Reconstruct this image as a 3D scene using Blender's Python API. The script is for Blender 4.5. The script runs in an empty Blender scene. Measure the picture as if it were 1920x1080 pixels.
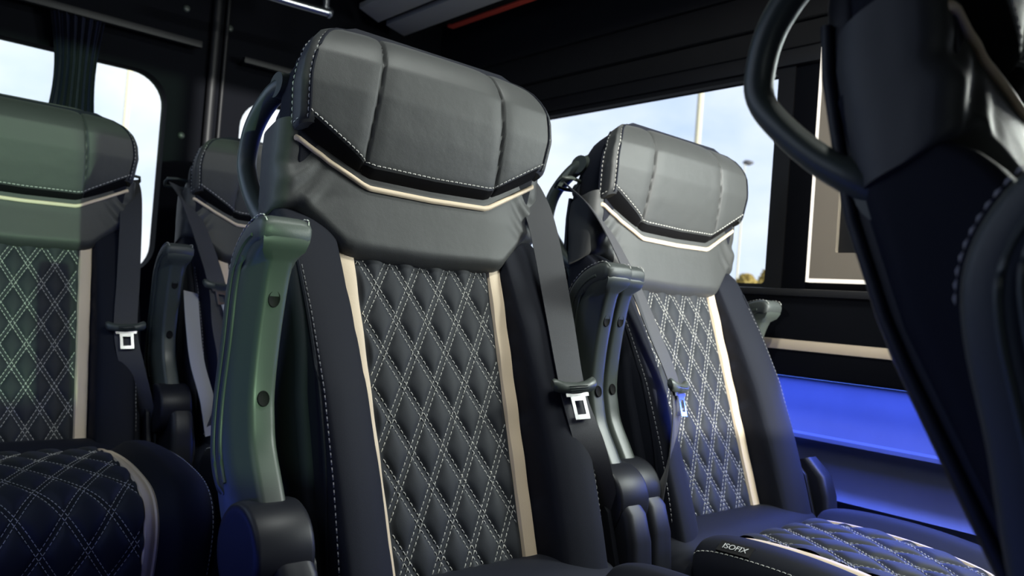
import bpy, bmesh, math, random
from mathutils import Vector, Matrix, noise
random.seed(7)
S = bpy.context.scene
COL = S.collection
pi = math.pi
CZ = 0.79                       # eye height above the van floor

# ------------------------------------------------------------------ camera
F_PX = 1485.0
cd = bpy.data.cameras.new('camera')
cam = bpy.data.objects.new('camera', cd)
COL.objects.link(cam)
cd.sensor_width = 36.0
cd.lens = F_PX / 1920 * 36
cd.clip_start = 0.02
cd.clip_end = 400
dY = Vector((-1295, 70, -F_PX)).normalized()
dX = Vector((1690, -160, -F_PX)); dX = (dX - dY * dX.dot(dY)).normalized()
dZ = dX.cross(dY)
cam.matrix_world = Matrix(((dX.x, dX.y, dX.z, 0), (dY.x, dY.y, dY.z, 0), (dZ.x, dZ.y, dZ.z, CZ), (0, 0, 0, 1)))
cd.dof.use_dof = True
cd.dof.focus_distance = 1.02
cd.dof.aperture_fstop = 6.3
S.camera = cam

# ------------------------------------------------------------------ view, sky, sun, daylight
S.view_settings.view_transform = 'Standard'
S.view_settings.look = 'None'
S.view_settings.gamma = 1.0
S.view_settings.use_curve_mapping = False
S.view_settings.exposure = 0.0
S.cycles.use_denoising = True
S.cycles.max_bounces = 8
S.cycles.transparent_max_bounces = 12
S.cycles.sample_clamp_indirect = 6.0

w = bpy.data.worlds.new('sky'); S.world = w; w.use_nodes = True
nt = w.node_tree; N = nt.nodes; N.clear(); LK = nt.links.new
out = N.new('ShaderNodeOutputWorld'); bg = N.new('ShaderNodeBackground')
tc = N.new('ShaderNodeTexCoord'); sep = N.new('ShaderNodeSeparateXYZ')
mp = N.new('ShaderNodeMapping'); mp.inputs['Scale'].default_value = (1, 1, 1.9); mp.inputs['Location'].default_value = (0.35, 0.1, 0.2)
LK(tc.outputs['Generated'], sep.inputs[0]); LK(tc.outputs['Generated'], mp.inputs[0])
grad = N.new('ShaderNodeValToRGB')
grad.color_ramp.elements[0].position = 0.0; grad.color_ramp.elements[0].color = (0.70, 0.80, 0.92, 1)
grad.color_ramp.elements[1].position = 0.52; grad.color_ramp.elements[1].color = (0.30, 0.47, 0.82, 1)
LK(sep.outputs['Z'], grad.inputs[0])
cl = N.new('ShaderNodeTexNoise'); cl.inputs['Scale'].default_value = 2.6; cl.inputs['Detail'].default_value = 7; cl.inputs['Roughness'].default_value = 0.52
LK(mp.outputs[0], cl.inputs['Vector'])
clr = N.new('ShaderNodeValToRGB')
clr.color_ramp.elements[0].position = 0.33; clr.color_ramp.elements[0].color = (0, 0, 0, 1)
clr.color_ramp.elements[1].position = 0.55; clr.color_ramp.elements[1].color = (1, 1, 1, 1)
LK(cl.outputs['Fac'], clr.inputs[0])
mx = N.new('ShaderNodeMixRGB'); mx.inputs[2].default_value = (0.93, 0.95, 0.97, 1)
LK(clr.outputs[0], mx.inputs[0]); LK(grad.outputs[0], mx.inputs[1])
LK(mx.outputs[0], bg.inputs[0]); bg.inputs[1].default_value = 1.3
LK(bg.outputs[0], out.inputs[0])

def lamp(name, kind, energy, color, loc=(0, 0, 0), aim=None, size=None, size_y=None, angle=None, spread=None, rot=None):
    d = bpy.data.lights.new(name, kind); d.energy = energy; d.color = color
    if kind == 'AREA':
        d.shape = 'RECTANGLE'; d.size = size; d.size_y = size_y or size
        if spread: d.spread = spread
    if kind == 'SUN': d.angle = angle or 0.01
    o = bpy.data.objects.new(name, d); COL.objects.link(o); o.location = loc
    if aim is not None:
        o.rotation_euler = (Vector(aim) - Vector(loc)).to_track_quat('-Z', 'Y').to_euler()
    if rot: o.rotation_euler = rot
    return o

SUN = Vector((0.0, -1.0, 0.055)).normalized()
lamp('sun', 'SUN', 7.2, (1.0, 0.93, 0.80), loc=SUN * 20, aim=(0, 0, 0), angle=0.009)
# daylight coming in through the right front windows, the windscreen and the window beside the eye
lamp('daylight_right_front', 'AREA', 13, (0.94, 1.0, 0.92), (1.60, .25, CZ + 0.40), (0.6, 0.95, CZ + 0.10), .34, 0.30)
lamp('daylight_windscreen', 'AREA', 7, (0.92, 0.98, 1.0), (0.75, -2.35, CZ + 0.45), (0.75, 1.0, CZ), 1.45, 0.5)
lamp('added_fill_light', 'AREA', 11.5, (0.95, 1.0, 0.95), (0.80, .50, CZ + 0.925), (0.72, 0.86, CZ + 0.1), 0.34, 0.10)  # fill light added overhead to grade the headrests
lamp('daylight_left_window', 'AREA', 1.5, (0.45, 0.65, 1.0), (-0.13, 1.25, CZ + 0.33), (1.0, 1.2, CZ + 0.1), 0.45, 0.8)
lamp('led_strip_right', 'AREA', 8.5, (0.085, 0.16, 1.0), (1.592, 1.05, CZ - 0.112), None, 0.03, 1.9, rot=(0, .1, 0))
lamp('led_strip_right_seats', 'AREA', 5.0, (0.06, 0.13, 1.0), (1.56, 1.05, CZ - 0.112), None, 0.02, 1.2, rot=(0, .75, 0))
lamp('led_strip_left', 'AREA', 1.2, (0.06, 0.12, 1.0), (-0.11, 0.95, CZ - 0.35), None, 0.03, 1.8, rot=(0, -1.45, 0))

# ------------------------------------------------------------------ materials
def mat(name, col, rough=0.5, spec=0.5, bump=None, metal=0.0, sheen=0.0, vary=0.0, bump2=None, coat=0.0):
    m = bpy.data.materials.new(name); m.use_nodes = True
    nt = m.node_tree; b = nt.nodes['Principled BSDF']
    b.inputs['Base Color'].default_value = (*col, 1); b.inputs['Roughness'].default_value = rough
    b.inputs['Specular IOR Level'].default_value = spec; b.inputs['Metallic'].default_value = metal
    b.inputs['Sheen Weight'].default_value = sheen; b.inputs['Sheen Roughness'].default_value = 0.4
    b.inputs['Coat Weight'].default_value = coat
    t = nt.nodes.new('ShaderNodeTexCoord')
    if vary:
        n = nt.nodes.new('ShaderNodeTexNoise'); n.inputs['Scale'].default_value = 14; n.inputs['Detail'].default_value = 5
        nt.links.new(t.outputs['Object'], n.inputs['Vector'])
        r = nt.nodes.new('ShaderNodeMapRange'); r.inputs[3].default_value = 1 - vary; r.inputs[4].default_value = 1 + vary
        nt.links.new(n.outputs['Fac'], r.inputs[0])
        mxx = nt.nodes.new('ShaderNodeMixRGB'); mxx.blend_type = 'MULTIPLY'; mxx.inputs[0].default_value = 1
        mxx.inputs[1].default_value = (*col, 1); nt.links.new(r.outputs[0], mxx.inputs[2])
        nt.links.new(mxx.outputs[0], b.inputs['Base Color'])
    last = None
    for bp in (bump, bump2):
        if bp:
            n = nt.nodes.new('ShaderNodeTexNoise'); n.inputs['Scale'].default_value = bp[0]; n.inputs['Detail'].default_value = 3
            nt.links.new(t.outputs['Object'], n.inputs['Vector'])
            u = nt.nodes.new('ShaderNodeBump'); u.inputs['Strength'].default_value = bp[1]; u.inputs['Distance'].default_value = bp[2]
            nt.links.new(n.outputs['Fac'], u.inputs['Height'])
            if last: nt.links.new(last.outputs[0], u.inputs['Normal'])
            nt.links.new(u.outputs[0], b.inputs['Normal']); last = u
    return m
def emis(name, col, strength):
    m = bpy.data.materials.new(name); m.use_nodes = True
    b = m.node_tree.nodes['Principled BSDF']
    b.inputs['Base Color'].default_value = (*col, 1); b.inputs['Emission Color'].default_value = (*col, 1)
    b.inputs['Emission Strength'].default_value = strength
    return m
def glass(name, tint):
    m = bpy.data.materials.new(name); m.use_nodes = True
    nt = m.node_tree; nt.nodes.clear()
    o = nt.nodes.new('ShaderNodeOutputMaterial'); tr = nt.nodes.new('ShaderNodeBsdfTransparent'); gl = nt.nodes.new('ShaderNodeBsdfGlossy')
    tr.inputs[0].default_value = (*tint, 1); gl.inputs['Roughness'].default_value = 0.4
    mixn = nt.nodes.new('ShaderNodeMixShader'); mixn.inputs[0].default_value = 0.004; nt.links.new(tr.outputs[0], mixn.inputs[1]); nt.links.new(gl.outputs[0], mixn.inputs[2])
    nt.links.new(mixn.outputs[0], o.inputs[0])
    return m

M = dict(
    leather=mat('dark_leather', (0.040, 0.042, 0.042), 0.55, 0.48, (900, 0.25, 0.0006), sheen=0.10, bump2=(22, 0.12, 0.01)),
    quilt=mat('quilted_leather', (0.019, 0.022, 0.028), 0.66, 0.32, (900, 0.22, 0.0006), sheen=0.05),
    side=mat('navy_side_fabric', (0.0085, 0.010, 0.017), 0.7, 0.18, (1300, 0.3, 0.0006), sheen=0.03),
    beige=mat('beige_leather', (0.78, 0.63, 0.46), 0.5, 0.4, (500, 0.2, 0.0008), vary=0.06),
    stitch=mat('pale_thread', (0.58, 0.57, 0.53), 0.7, 0.3),
    darkstitch=mat('grey_thread', (0.30, 0.30, 0.31), 0.7, 0.3),
    plastic=mat('charcoal_plastic_green_lit', (0.052, 0.063, 0.056), 0.40, 0.5, (700, 0.12, 0.0004)),  # green tint in the charcoal stands in for greenish sunlight
    hubplastic=mat('dark_hub_plastic', (0.012, 0.013, 0.018), 0.45, 0.3, (700, 0.12, 0.0004)),
    pad=mat('armrest_leather', (0.052, 0.060, 0.058), 0.5, 0.5, (600, 0.25, 0.0006)),
    shell=mat('back_shell_plastic', (0.014, 0.016, 0.022), 0.55, 0.4, (800, 0.2, 0.0005)),
    hole=mat('painted_hole_shade', (0.004, 0.004, 0.004), 0.8, 0.2),
    belt=mat('belt_webbing', (0.045, 0.046, 0.052), 0.62, 0.4, (1500, 0.5, 0.0006), sheen=0.15),
    palebelt=mat('worn_grey_webbing', (0.34, 0.34, 0.35), 0.65, 0.35, (1500, 0.5, 0.0006)),
    metal=mat('polished_steel', (0.80, 0.80, 0.82), 0.22, 0.5, metal=1.0),
    chrome=mat('brushed_chrome', (0.62, 0.64, 0.68), 0.28, 0.5, metal=1.0),
    liner=mat('black_headliner', (0.006, 0.006, 0.0066), 0.9, 0.15, (500, 0.3, 0.001), vary=0.2),
    binding=mat('black_shade_binding', (0.005, 0.005, 0.006), 0.85, 0.12),  # black trim whose tone also holds the shade under the overhang
    plank=mat('charcoal_wall_plank', (0.016, 0.016, 0.017), 0.8, 0.25, (500, 0.3, 0.001), vary=0.15),
    trimblk=mat('black_trim_plastic', (0.012, 0.012, 0.014), 0.5, 0.4, (600, 0.2, 0.0006)),
    wallnavy=mat('dark_wall_trim', (0.004, 0.0045, 0.007), 0.8, 0.08, (400, 0.2, 0.0008)),
    lower=mat('lower_wall_panel', (0.09, 0.10, 0.14), 0.5, 0.4, (60, 0.05, 0.002), vary=0.12),
    slat=mat('grey_ceiling_slat', (0.46, 0.45, 0.42), 0.6, 0.3, (300, 0.2, 0.0008)),
    red=mat('red_ceiling_strip', (0.80, 0.09, 0.05), 0.5, 0.4),
    framebeige=mat('taupe_frame_leather', (0.42, 0.35, 0.28), 0.6, 0.35, (500, 0.25, 0.0008)),
    floor=mat('grey_floor_vinyl', (0.05, 0.05, 0.055), 0.6, 0.3, (200, 0.3, 0.001), vary=0.3),
    curtain=mat('dark_navy_curtain', (0.006, 0.008, 0.022), 0.85, 0.12, (900, 0.4, 0.0008), sheen=0.08),
    led=emis('white_led_line', (1.0, 0.93, 0.82), 0.9),
    ledblue=emis('blue_led_line', (0.10, 0.22, 1.0), 2.5),
    rearglass=glass('rear_glass', (0.92, 0.95, 0.97)),
    sideglass=glass('side_glass', (0.90, 0.93, 0.97)),
    greenglass=glass('green_tinted_glass', (0.42, 0.56, 0.47)),
    pole=mat('pale_yellow_pole_paint', (0.62, 0.58, 0.42), 0.6, 0.3),  # pole's own pale yellow
    lampgrey=mat('lamp_head_grey', (0.07, 0.07, 0.075), 0.5, 0.4),
    leaf=mat('painted_sunlit_leaves', (0.42, 0.32, 0.10), 0.7, 0.2, vary=0.3),  # yellow base colour paints warm sunlight into the crowns
    bark=mat('bark', (0.10, 0.075, 0.05), 0.9, 0.1),
    ground=mat('grey_asphalt', (0.12, 0.12, 0.12), 0.9, 0.2, vary=0.2),
    tag=mat('black_fabric_tag', (0.010, 0.010, 0.011), 0.7, 0.3),
    white=mat('white_print', (0.75, 0.75, 0.75), 0.6, 0.3),
)

# ------------------------------------------------------------------ mesh helpers
class MB:
    def __init__(s): s.v = []; s.f = []
    def add(s, vs, fs):
        o = len(s.v); s.v += [tuple(p) for p in vs]; s.f += [tuple(i + o for i in f) for f in fs]; return s
    def box(s, x0, x1, y0, y1, z0, z1):
        return s.add([(x0,y0,z0),(x1,y0,z0),(x1,y1,z0),(x0,y1,z0),(x0,y0,z1),(x1,y0,z1),(x1,y1,z1),(x0,y1,z1)],
                     [(0,3,2,1),(4,5,6,7),(0,1,5,4),(1,2,6,5),(2,3,7,6),(3,0,4,7)])
    def loft(s, rings, cap=True, closed=True):
        n = len(rings[0]); vs = [p for r in rings for p in r]; fs = []
        m = n if closed else n - 1
        for i in range(len(rings) - 1):
            for j in range(m):
                k = (j + 1) % n
                fs.append((i*n+j, i*n+k, (i+1)*n+k, (i+1)*n+j))
        if cap and closed:
            fs.append(tuple(range(n - 1, -1, -1))); fs.append(tuple((len(rings)-1)*n + j for j in range(n)))
        return s.add(vs, fs)
    def grid(s, fn, nu, nv):
        return s.loft([[fn(i / nu, j / nv) for i in range(nu + 1)] for j in range(nv + 1)], cap=False, closed=False)
    def tube(s, pts, r, n=10, ry=None, up=None, cap=True):
        pts = [Vector(p) for p in pts]; rings = []
        for i, p in enumerate(pts):
            t = (pts[min(i+1, len(pts)-1)] - pts[max(i-1, 0)]).normalized()
            a = Vector(up) if up else Vector((0, 0, 1)) if abs(t.z) < 0.9 else Vector((1, 0, 0))
            x = (a - t * a.dot(t)).normalized(); y = t.cross(x)
            rr = r[i] if isinstance(r, (list, tuple)) else r
            r2 = (ry[i] if isinstance(ry, (list, tuple)) else ry) if ry else rr
            rings.append([p + x*rr*math.cos(2*pi*k/n) + y*r2*math.sin(2*pi*k/n) for k in range(n)])
        return s.loft(rings, cap)
    def dashes(s, pts, ln=0.0055, gap=0.0025, wd=0.0010, nrm=None, h=0.0009):
        """stitches: little raised thread segments along a polyline pts of (point, normal)"""
        P = [Vector(p) for p, _ in pts]; Q = [Vector(q) for _, q in pts]
        d = [0.0]
        for i in range(1, len(P)): d.append(d[-1] + (P[i]-P[i-1]).length)
        def at(x):
            for i in range(1, len(d)):
                if x <= d[i] or i == len(d) - 1:
                    k = (x - d[i-1]) / max(d[i]-d[i-1], 1e-9); return P[i-1].lerp(P[i], k), Q[i-1].lerp(Q[i], k)
        x = gap * 0.5
        while x + ln < d[-1]:
            p, n1 = at(x); q, n2 = at(x + ln)
            t = (q - p).normalized(); n1 = n1.normalized(); sd = t.cross(n1) * wd * 0.5
            u = n1 * h
            c = (p + q) * 0.5 + u * 1.3
            s.add([p - sd, p + sd, q + sd, q - sd, c - sd*0.8, c + sd*0.8], [(0, 1, 5, 4), (4, 5, 2, 3), (0, 4, 3), (1, 2, 5)])
            x += ln + gap
        return s
    def mesh(s, name, m, smooth=True, bevel=0):
        me = bpy.data.meshes.new(name); me.from_pydata(s.v, [], s.f); me.update()
        bm = bmesh.new(); bm.from_mesh(me)
        bmesh.ops.recalc_face_normals(bm, faces=bm.faces)
        if bevel:
            bmesh.ops.bevel(bm, geom=[e for e in bm.edges if len(e.link_faces) == 2 and e.calc_face_angle(0) > 0.5], offset=bevel, segments=2, affect='EDGES', profile=0.6)
        bm.to_mesh(me); bm.free()
        me.materials.append(m)
        if smooth:
            me.polygons.foreach_set('use_smooth', [True] * len(me.polygons))
            me.set_sharp_from_angle(angle=math.radians(50))
        return me

def link(name, me, parent=None, label=None, kind=None):
    o = bpy.data.objects.new(name, me); COL.objects.link(o)
    if parent: o.parent = parent
    if label: o['label'] = label
    if kind: o['kind'] = kind
    return o
def empty(name, loc, label=None, cat=None, group=None, kind=None, rz=0):
    o = bpy.data.objects.new(name, None); COL.objects.link(o); o.location = loc; o.rotation_euler = (0, 0, rz); o.empty_display_size = 0.1
    if label: o['label'] = label
    if cat: o['category'] = cat
    if group: o['group'] = group
    if kind: o['kind'] = kind
    return o
def sm(x): x = max(0.0, min(1.0, x)); return x*x*(3-2*x)
def interp(tab, x):
    if x <= tab[0][0]: return tab[0][1]
    for (x0, y0), (x1, y1) in zip(tab, tab[1:]):
        if x <= x1: return y0 + (y1-y0)*(x-x0)/(x1-x0)
    return tab[-1][1]
def catmull(pts, n=8):
    P = [Vector(p) for p in pts]; P = [P[0]*2-P[1]] + P + [P[-1]*2-P[-2]]; o = []
    for i in range(1, len(P)-2):
        for k in range(n):
            t = k/n; a, b, c, d = P[i-1:i+3]
            o.append(0.5*((2*b)+(c-a)*t+(2*a-5*b+4*c-d)*t*t+(3*b-a-3*c+d)*t**3))
    o.append(P[-2]); return o
# closed section of an upholstered part: (a, b, front weight)
def ring(w, bf, br, rf, rb, nf=90, nc=9, nb=16):
    o = []
    for i in range(nf): o.append((-(w-rf) + 2*(w-rf)*i/(nf-1), bf, 1.0))
    for i in range(1, nc): t = pi/2*i/(nc-1); o.append((w-rf+rf*math.sin(t), bf-rf+rf*math.cos(t), math.cos(t)))
    o.append((w, (bf-rf+br+rb)/2, 0.0))
    for i in range(nc): t = pi/2*i/(nc-1); o.append((w-rb+rb*math.cos(t), br+rb-rb*math.sin(t), 0.0))
    for i in range(1, nb): o.append(((w-rb)-2*(w-rb)*i/nb, br, 0.0))
    for i in range(nc): t = pi/2*i/(nc-1); o.append((-(w-rb)-rb*math.sin(t), br+rb-rb*math.cos(t), 0.0))
    o.append((-w, (bf-rf+br+rb)/2, 0.0))
    for i in range(0, nc-1): t = pi/2*i/(nc-1); o.append((-w+rf-rf*math.cos(t), bf-rf+rf*math.sin(t), math.sin(t)))
    return o

# ------------------------------------------------------------------ the seat, in backrest coordinates: a across, b forward, s up the back
REC = math.radians(20); CS, SN = math.cos(REC), math.sin(REC); JZ = 0.468
def P(a, b, s): return Vector((a, s*SN - b*CS, JZ + s*CS + b*SN))
NF = Vector((0, -CS, SN))           # forward normal of the back
HB = [(-0.08, .066), (0.0, .069), (0.10, .069), (0.20, .064), (0.30, .048), (0.38, .030), (0.425, .020), (0.455, .0), (0.5, .0)]
def wback(s): return interp([(-.1, .222), (.2, .226), (.38, .221), (.5, .216)], s)
def stripe_in(s): return interp([(-.05, .100), (.38, .113)], s)
BP = [(p.x, p.y) for p in catmull([(x, y, 0) for x, y in [(0, 0), (.0025, .60), (.006, .72), (.014, .82), (.030, .93), (.050, 1.0), (.066, 1.0), (.072, .95), (.077, .84), (.083, .5), (.095, .3)]], 6)]
def body_front(a, s):
    h = interp(HB, s); x = abs(a); e = stripe_in(s) + 0.0262
    y = max(0, interp(BP, max(0, x - e)))
    return h * y
LU, LV, A0, S0 = .050, .087, -.033, .349
PS = 1 / math.hypot(1/LU, 1/LV)
def puff(a, s, H=.0060, LU=.050, LV=.087):
    PS = 1 / math.hypot(1/LU, 1/LV); u, v = (a - A0)/LU, (s - S0)/LV
    d1 = abs((u+v) - round(u+v))*PS; d2 = abs((u-v) - round(u-v))*PS
    f = lambda d: 1 - math.exp(-max(d - .0042, 0)/.0052)
    return H*f(d1)*f(d2)
def quilt_lines(x0, x1, y0, y1, off=.0037, step=.004, LU=.050, LV=.087):
    PS = 1 / math.hypot(1/LU, 1/LV)
    """runs of lattice stitch lines clipped to a rectangle-like test"""
    runs = []
    for fam in (1, -1):
        for k in range(-14, 15):
            for o in (-off, off):
                c = k + o/PS; cur = []
                n = int((y1-y0)/step)
                for i in range(n+1):
                    s = y0 + (y1-y0)*i/n; v = (s-S0)/LV
                    a = A0 + LU*(c - fam*v)
                    if x0(s) <= a <= x1(s): cur.append((a, s))
                    else:
                        if len(cur) > 1: runs.append(cur)
                        cur = []
                if len(cur) > 1: runs.append(cur)
    return runs
ME = {}
# backrest body with side bolsters
mb = MB(); rings = []
for i in range(46):
    s = -.09 + .60*i/45; wd = wback(s); r = []
    br = interp([(-.09, -.07), (.35, -.07), (.44, -.058), (.51, -.045)], s)
    for a, b, fw in ring(wd, .0, br, .012, .02, 170):
        if fw > 0:
            b = b + body_front(a, s) if fw >= 1 else body_front(wd-.012, s) + (b - .0)
        r.append(P(a, b, s))
    rings.append(r)
mb.loft(rings); ME['backrest'] = mb.mesh('backrest', M['side'])
# seams and stitches of the bolsters
mb = MB()
for sg in (-1, 1):
    for a_ in (.2045,):
        mb.dashes([(P(sg*a_, body_front(a_, s) + .0006, s), NF + Vector((sg*.5, 0, 0))) for s in [-.02 + .02*k for k in range(20)]], wd=.0012)
ME['bolster_stitching'] = mb.mesh('bolster_stitching', M['darkstitch'], False)
mb = MB()
for sg in (-1, 1): mb.tube([P(sg*.2085, body_front(.2085, s) + .0005, s) for s in [-.03 + .02*k for k in range(22)]], .0022, 6)
ME['bolster_seam'] = mb.mesh('bolster_seam', M['side'])
# quilted centre panel
QB = lambda a, s: .003 + puff(a, s)*sm((stripe_in(s) + .001 - abs(a))/.010)
mb = MB()
def fq(u, v):
    s = -.05 + .45*v; e = stripe_in(s) + .002; a = -e + 2*e*u
    return P(a, QB(a, s) + (.0), s)
mb.grid(fq, 100, 190); ME['quilted_panel'] = mb.mesh('quilted_panel', M['quilt'])
mb = MB()
for run in quilt_lines(lambda s: -stripe_in(s)+.001, lambda s: stripe_in(s)-.001, -.04, .395):
    mb.dashes([(P(a, QB(a, s) + .0003, s), NF) for a, s in run])
ME['quilt_stitching'] = mb.mesh('quilt_stitching', M['stitch'], False)
# beige stripes
for sg, nm in ((-1, 'stripe_l'), (1, 'stripe_r')):
    mb = MB()
    def fs_(u, v):
        s = -.05 + .45*v; e = stripe_in(s) - .0005; a = sg*(e + .0262*u)
        b = .0062 + .0022*math.sin(pi*u)**.5 - (.004 if u in (0.0, 1.0) else 0) + .0007*math.sin(v*37 + sg)*sm(v*2) 
        return P(a, b, s)
    mb.grid(fs_, 10, 60); ME[nm] = mb.mesh('beige_stripe', M['beige'])
# shoulder panel below the headrest
YF = [(.36, .020), (.40, .026), (.46, .032), (.50, .040), (.54, .056), (.56, .064)]
def yoke_bot(a):
    x = abs(a); return interp([(0, .383), (.122, .386), (.134, .390), (.192, .442), (.23, .446)], x)
def yoke_front(a, s):
    x = abs(a); b = interp(YF, s) - .008*sm((x-.10)/.11)
    e = s - yoke_bot(a)
    b -= .024*(1 - math.sqrt(max(0, 1-(1-min(1, max(e, 0)/.020))**2)))
    # small folds of the cover towards the left and right edge
    b += .0028*math.sin((s*1.0 + x*.75)*150 + 1.3*math.sin(x*40))*sm((x-.14)/.05)*sm((s-.43)/.03)*sm((.52-s)/.03)
    return b
mb = MB(); rings = []; NR = 40
for i in range(NR+1):
    t = (i/NR)**1.5; r = []
    for a, b, fw in ring(.2225, .0, -.05, .02, .02, 110):
        sb = yoke_bot(a) * fw + (1-fw)*.442 if fw < 1 else yoke_bot(a)
        s = sb + t*(.55 - sb)
        br = interp([(.4, -.066), (.46, -.054), (.53, -.034), (.56, -.018)], s)
        f = yoke_front(a, s)
        if fw >= 1: b = f
        elif fw > 0: b = yoke_front(.2025 if a > 0 else -.2025, s) + b
        else: b = br + (b + .05) * ((yoke_front(.2025, s) - br)/.05)
        wfac = 1 - (.02 if i == 0 else .006 if i == 1 else 0)
        r.append(P(a*wfac, b, s))
    rings.append(r)
mb.loft(rings); ME['shoulder_panel'] = mb.mesh('shoulder_panel', M['leather'])
# headrest
HF = [(.47, .045), (.50, .056), (.54, .079), (.58, .100), (.62, .113), (.66, .113), (.70, .106)]
HK = [(.47, .005), (.54, .040), (.58, .060), (.62, .076), (.66, .080), (.70, .078)]
HW = [(.48, .203), (.54, .208), (.585, .2135), (.61, .210), (.635, .200), (.655, .184), (.672, .158), (.684, .128), (.6901, .095)]
HT = .690
def head_bot(a):
    x = abs(a); return interp([(0, .484), (.098, .486), (.108, .489), (.205, .538), (.22, .545)], x)
def head_w(s): return interp(HW, s)
def head_front(a, s):
    w_ = head_w(s); x = abs(a); b = interp(HF, s)
    b -= .007*(x/w_)**3
    g = .112 - .020*(s-.485)/.2 + .004*math.sin(max(0, min(1, (s-.485)/.2))*pi)
    b -= .0045*math.exp(-((x-g)/.0020)**2) + .0022*math.exp(-((x-g)/.012)**2)
    e = s - head_bot(a)
    b -= .034*(1 - math.sqrt(max(0, 1-(1-min(1, max(e, 0)/.018))**2)))
    if s > .625:
        k = min(1, (s-.625)/(HT-.625)); b -= .050*(1-math.sqrt(max(0, 1-k*k)))
    return b
mb = MB(); rings = []; NR = 60
for i in range(NR+1):
    t = i/NR; t = t + .06*math.sin(2*pi*t)*-1 if False else t
    t = 1-(1-t)**1.35; r = []
    for a1, b, fw in ring(1.0, 0, -1, .10, .14, 150):
        s_mid = head_bot(0.0) + t*(HT-head_bot(0))
        aa = a1*.214
        sb = head_bot(aa) if fw >= 1 else head_bot(.205)*fw + (1-fw)*.535
        s = sb + t*(HT - sb); w_ = head_w(s); a = a1*w_
        lim = 1-.10
        if fw >= 1: bb = head_front(a, s)
        else:
            f0 = head_front(lim*w_, s); br = interp(HK, s)
            b2 = b*2.2 if b > -.1 else -.22 + (b+.1)*.78/.9
            bb = f0 + b2*(f0 - br)
        wf = 1 - (.012 if i == 0 else 0)
        r.append(P(a*wf, bb, s))
    rings.append(r)
mb.loft(rings); ME['headrest'] = mb.mesh('headrest', M['leather'])
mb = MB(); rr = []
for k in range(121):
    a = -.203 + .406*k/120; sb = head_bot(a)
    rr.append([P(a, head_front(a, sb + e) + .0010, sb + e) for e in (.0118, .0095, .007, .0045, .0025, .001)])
mb.loft(rr, cap=False, closed=False); ME['edge_shade_binding'] = mb.mesh('edge_shade_binding', M['binding'])  # dark ribbon: part trim, part painted shade below the headrest
mb = MB()
HL = [-.200 + .400*k/80 for k in range(81)]
mb.dashes([(P(a, head_front(a, head_bot(a)+.015) + .0008, head_bot(a)+.015), NF) for a in HL], wd=.0013)
for sg in (-1, 1):
    pts, p2 = [], []
    for k in range(30):
        s = .540 + .140*k/29; w_ = head_w(s); f0 = head_front(w_*.90, s); br = interp(HK, s)
        pts.append((P(sg*w_*.958, f0 - .0015, s), NF + Vector((sg, 0, 0))))
        p2.append((P(sg*(w_+.0006), f0 + (br-f0)*.80, s), Vector((sg, 0, .2))))
    mb.dashes(pts, wd=.0014); mb.dashes(p2[:24], wd=.0012)
    s = .541; w_ = head_w(s); f0 = head_front(w_*.90, s); br = interp(HK, s)
    mb.dashes([(P(sg*(w_+.0006), f0 + (br-f0)*(.2+.06*k), s), Vector((sg, 0, 0))) for k in range(10)], wd=.0011)
ME['headrest_stitching'] = mb.mesh('headrest_stitching', M['stitch'], False)
# cord seams along the side gusset of the headrest, and the dark rear half of the headrest
mb = MB()
for sg in (-1, 1):
    ss = [.54 + .0125*k for k in range(12)]
    mb.tube([P(sg*head_w(s)*.948, head_front(head_w(s)*.90, s) - .0006, s) for s in ss], .0020, 6)
    mb.tube([P(sg*(head_w(s)+.0002), head_front(head_w(s)*.90, s)*.1 + interp(HK, s)*.9, s) for s in ss[:10]], .0022, 6)
ME['gusset_seam'] = mb.mesh('gusset_seam', M['side'])
mb = MB(); rr = []
for i in range(22):
    s = .48 + .200*i/21
    br = interp([(.48, -.047), (.53, -.033), (.60, .0), (.66, .022), (.67, .030), (.68, .042)], s); wd = min(.202, head_w(s) - .008)
    rr.append([P(a, b, s) for a, b, f in ring(wd, interp(HK, s) + .012, br, .004, .018, 12, 6, 12)])
mb.loft(rr); ME['headrest_back'] = mb.mesh('headrest_back', M['side'])
# beige piping in the gap under the headrest
mb = MB(); rr = []
for k in range(101):
    a = -.214 + .428*k/100; s = head_bot(a) - .010; b = yoke_front(a, s) + .002
    if abs(a) > .2: b -= (abs(a)-.2)*1.2
    rr.append([P(a, b + .0035*math.cos(t), s + .0042*math.sin(t)) for t in [2*pi*j/8 for j in range(8)]])
mb.loft(rr); ME['piping'] = mb.mesh('piping', M['beige'])
# plastic back shell
mb = MB(); rr = []
for i in range(24):
    s = -.10 + .715*i/23
    br = interp([(-.09, -.07), (.35, -.07), (.44, -.058), (.53, -.033), (.62, .004), (.66, .018)], s)
    wd = interp([(-.1, .20), (.2, .212), (.45, .208), (.58, .200), (.62, .185)], s)
    rr.append([P(a, b, s) for a, b, f in ring(wd, br + .012, br - .012 - .006*math.sin(pi*i/23), .006, .014, 12, 5, 12)])
mb.loft(rr); ME['back_shell'] = mb.mesh('back_shell', M['shell'])
for sg in (-1, 1):
    mb = MB().tube([P(sg*interp([(-.1, .201), (.2, .213), (.45, .209), (.58, .201)], s), interp([(-.09, -.078), (.35, -.078), (.44, -.066), (.53, -.041), (.62, -.004)], s), s) for s in [-.08 + .034*k for k in range(20)]], .0045, 8)
    ME['shell_rim%d' % sg] = mb.mesh('shell_rim', M['shell'])
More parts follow.
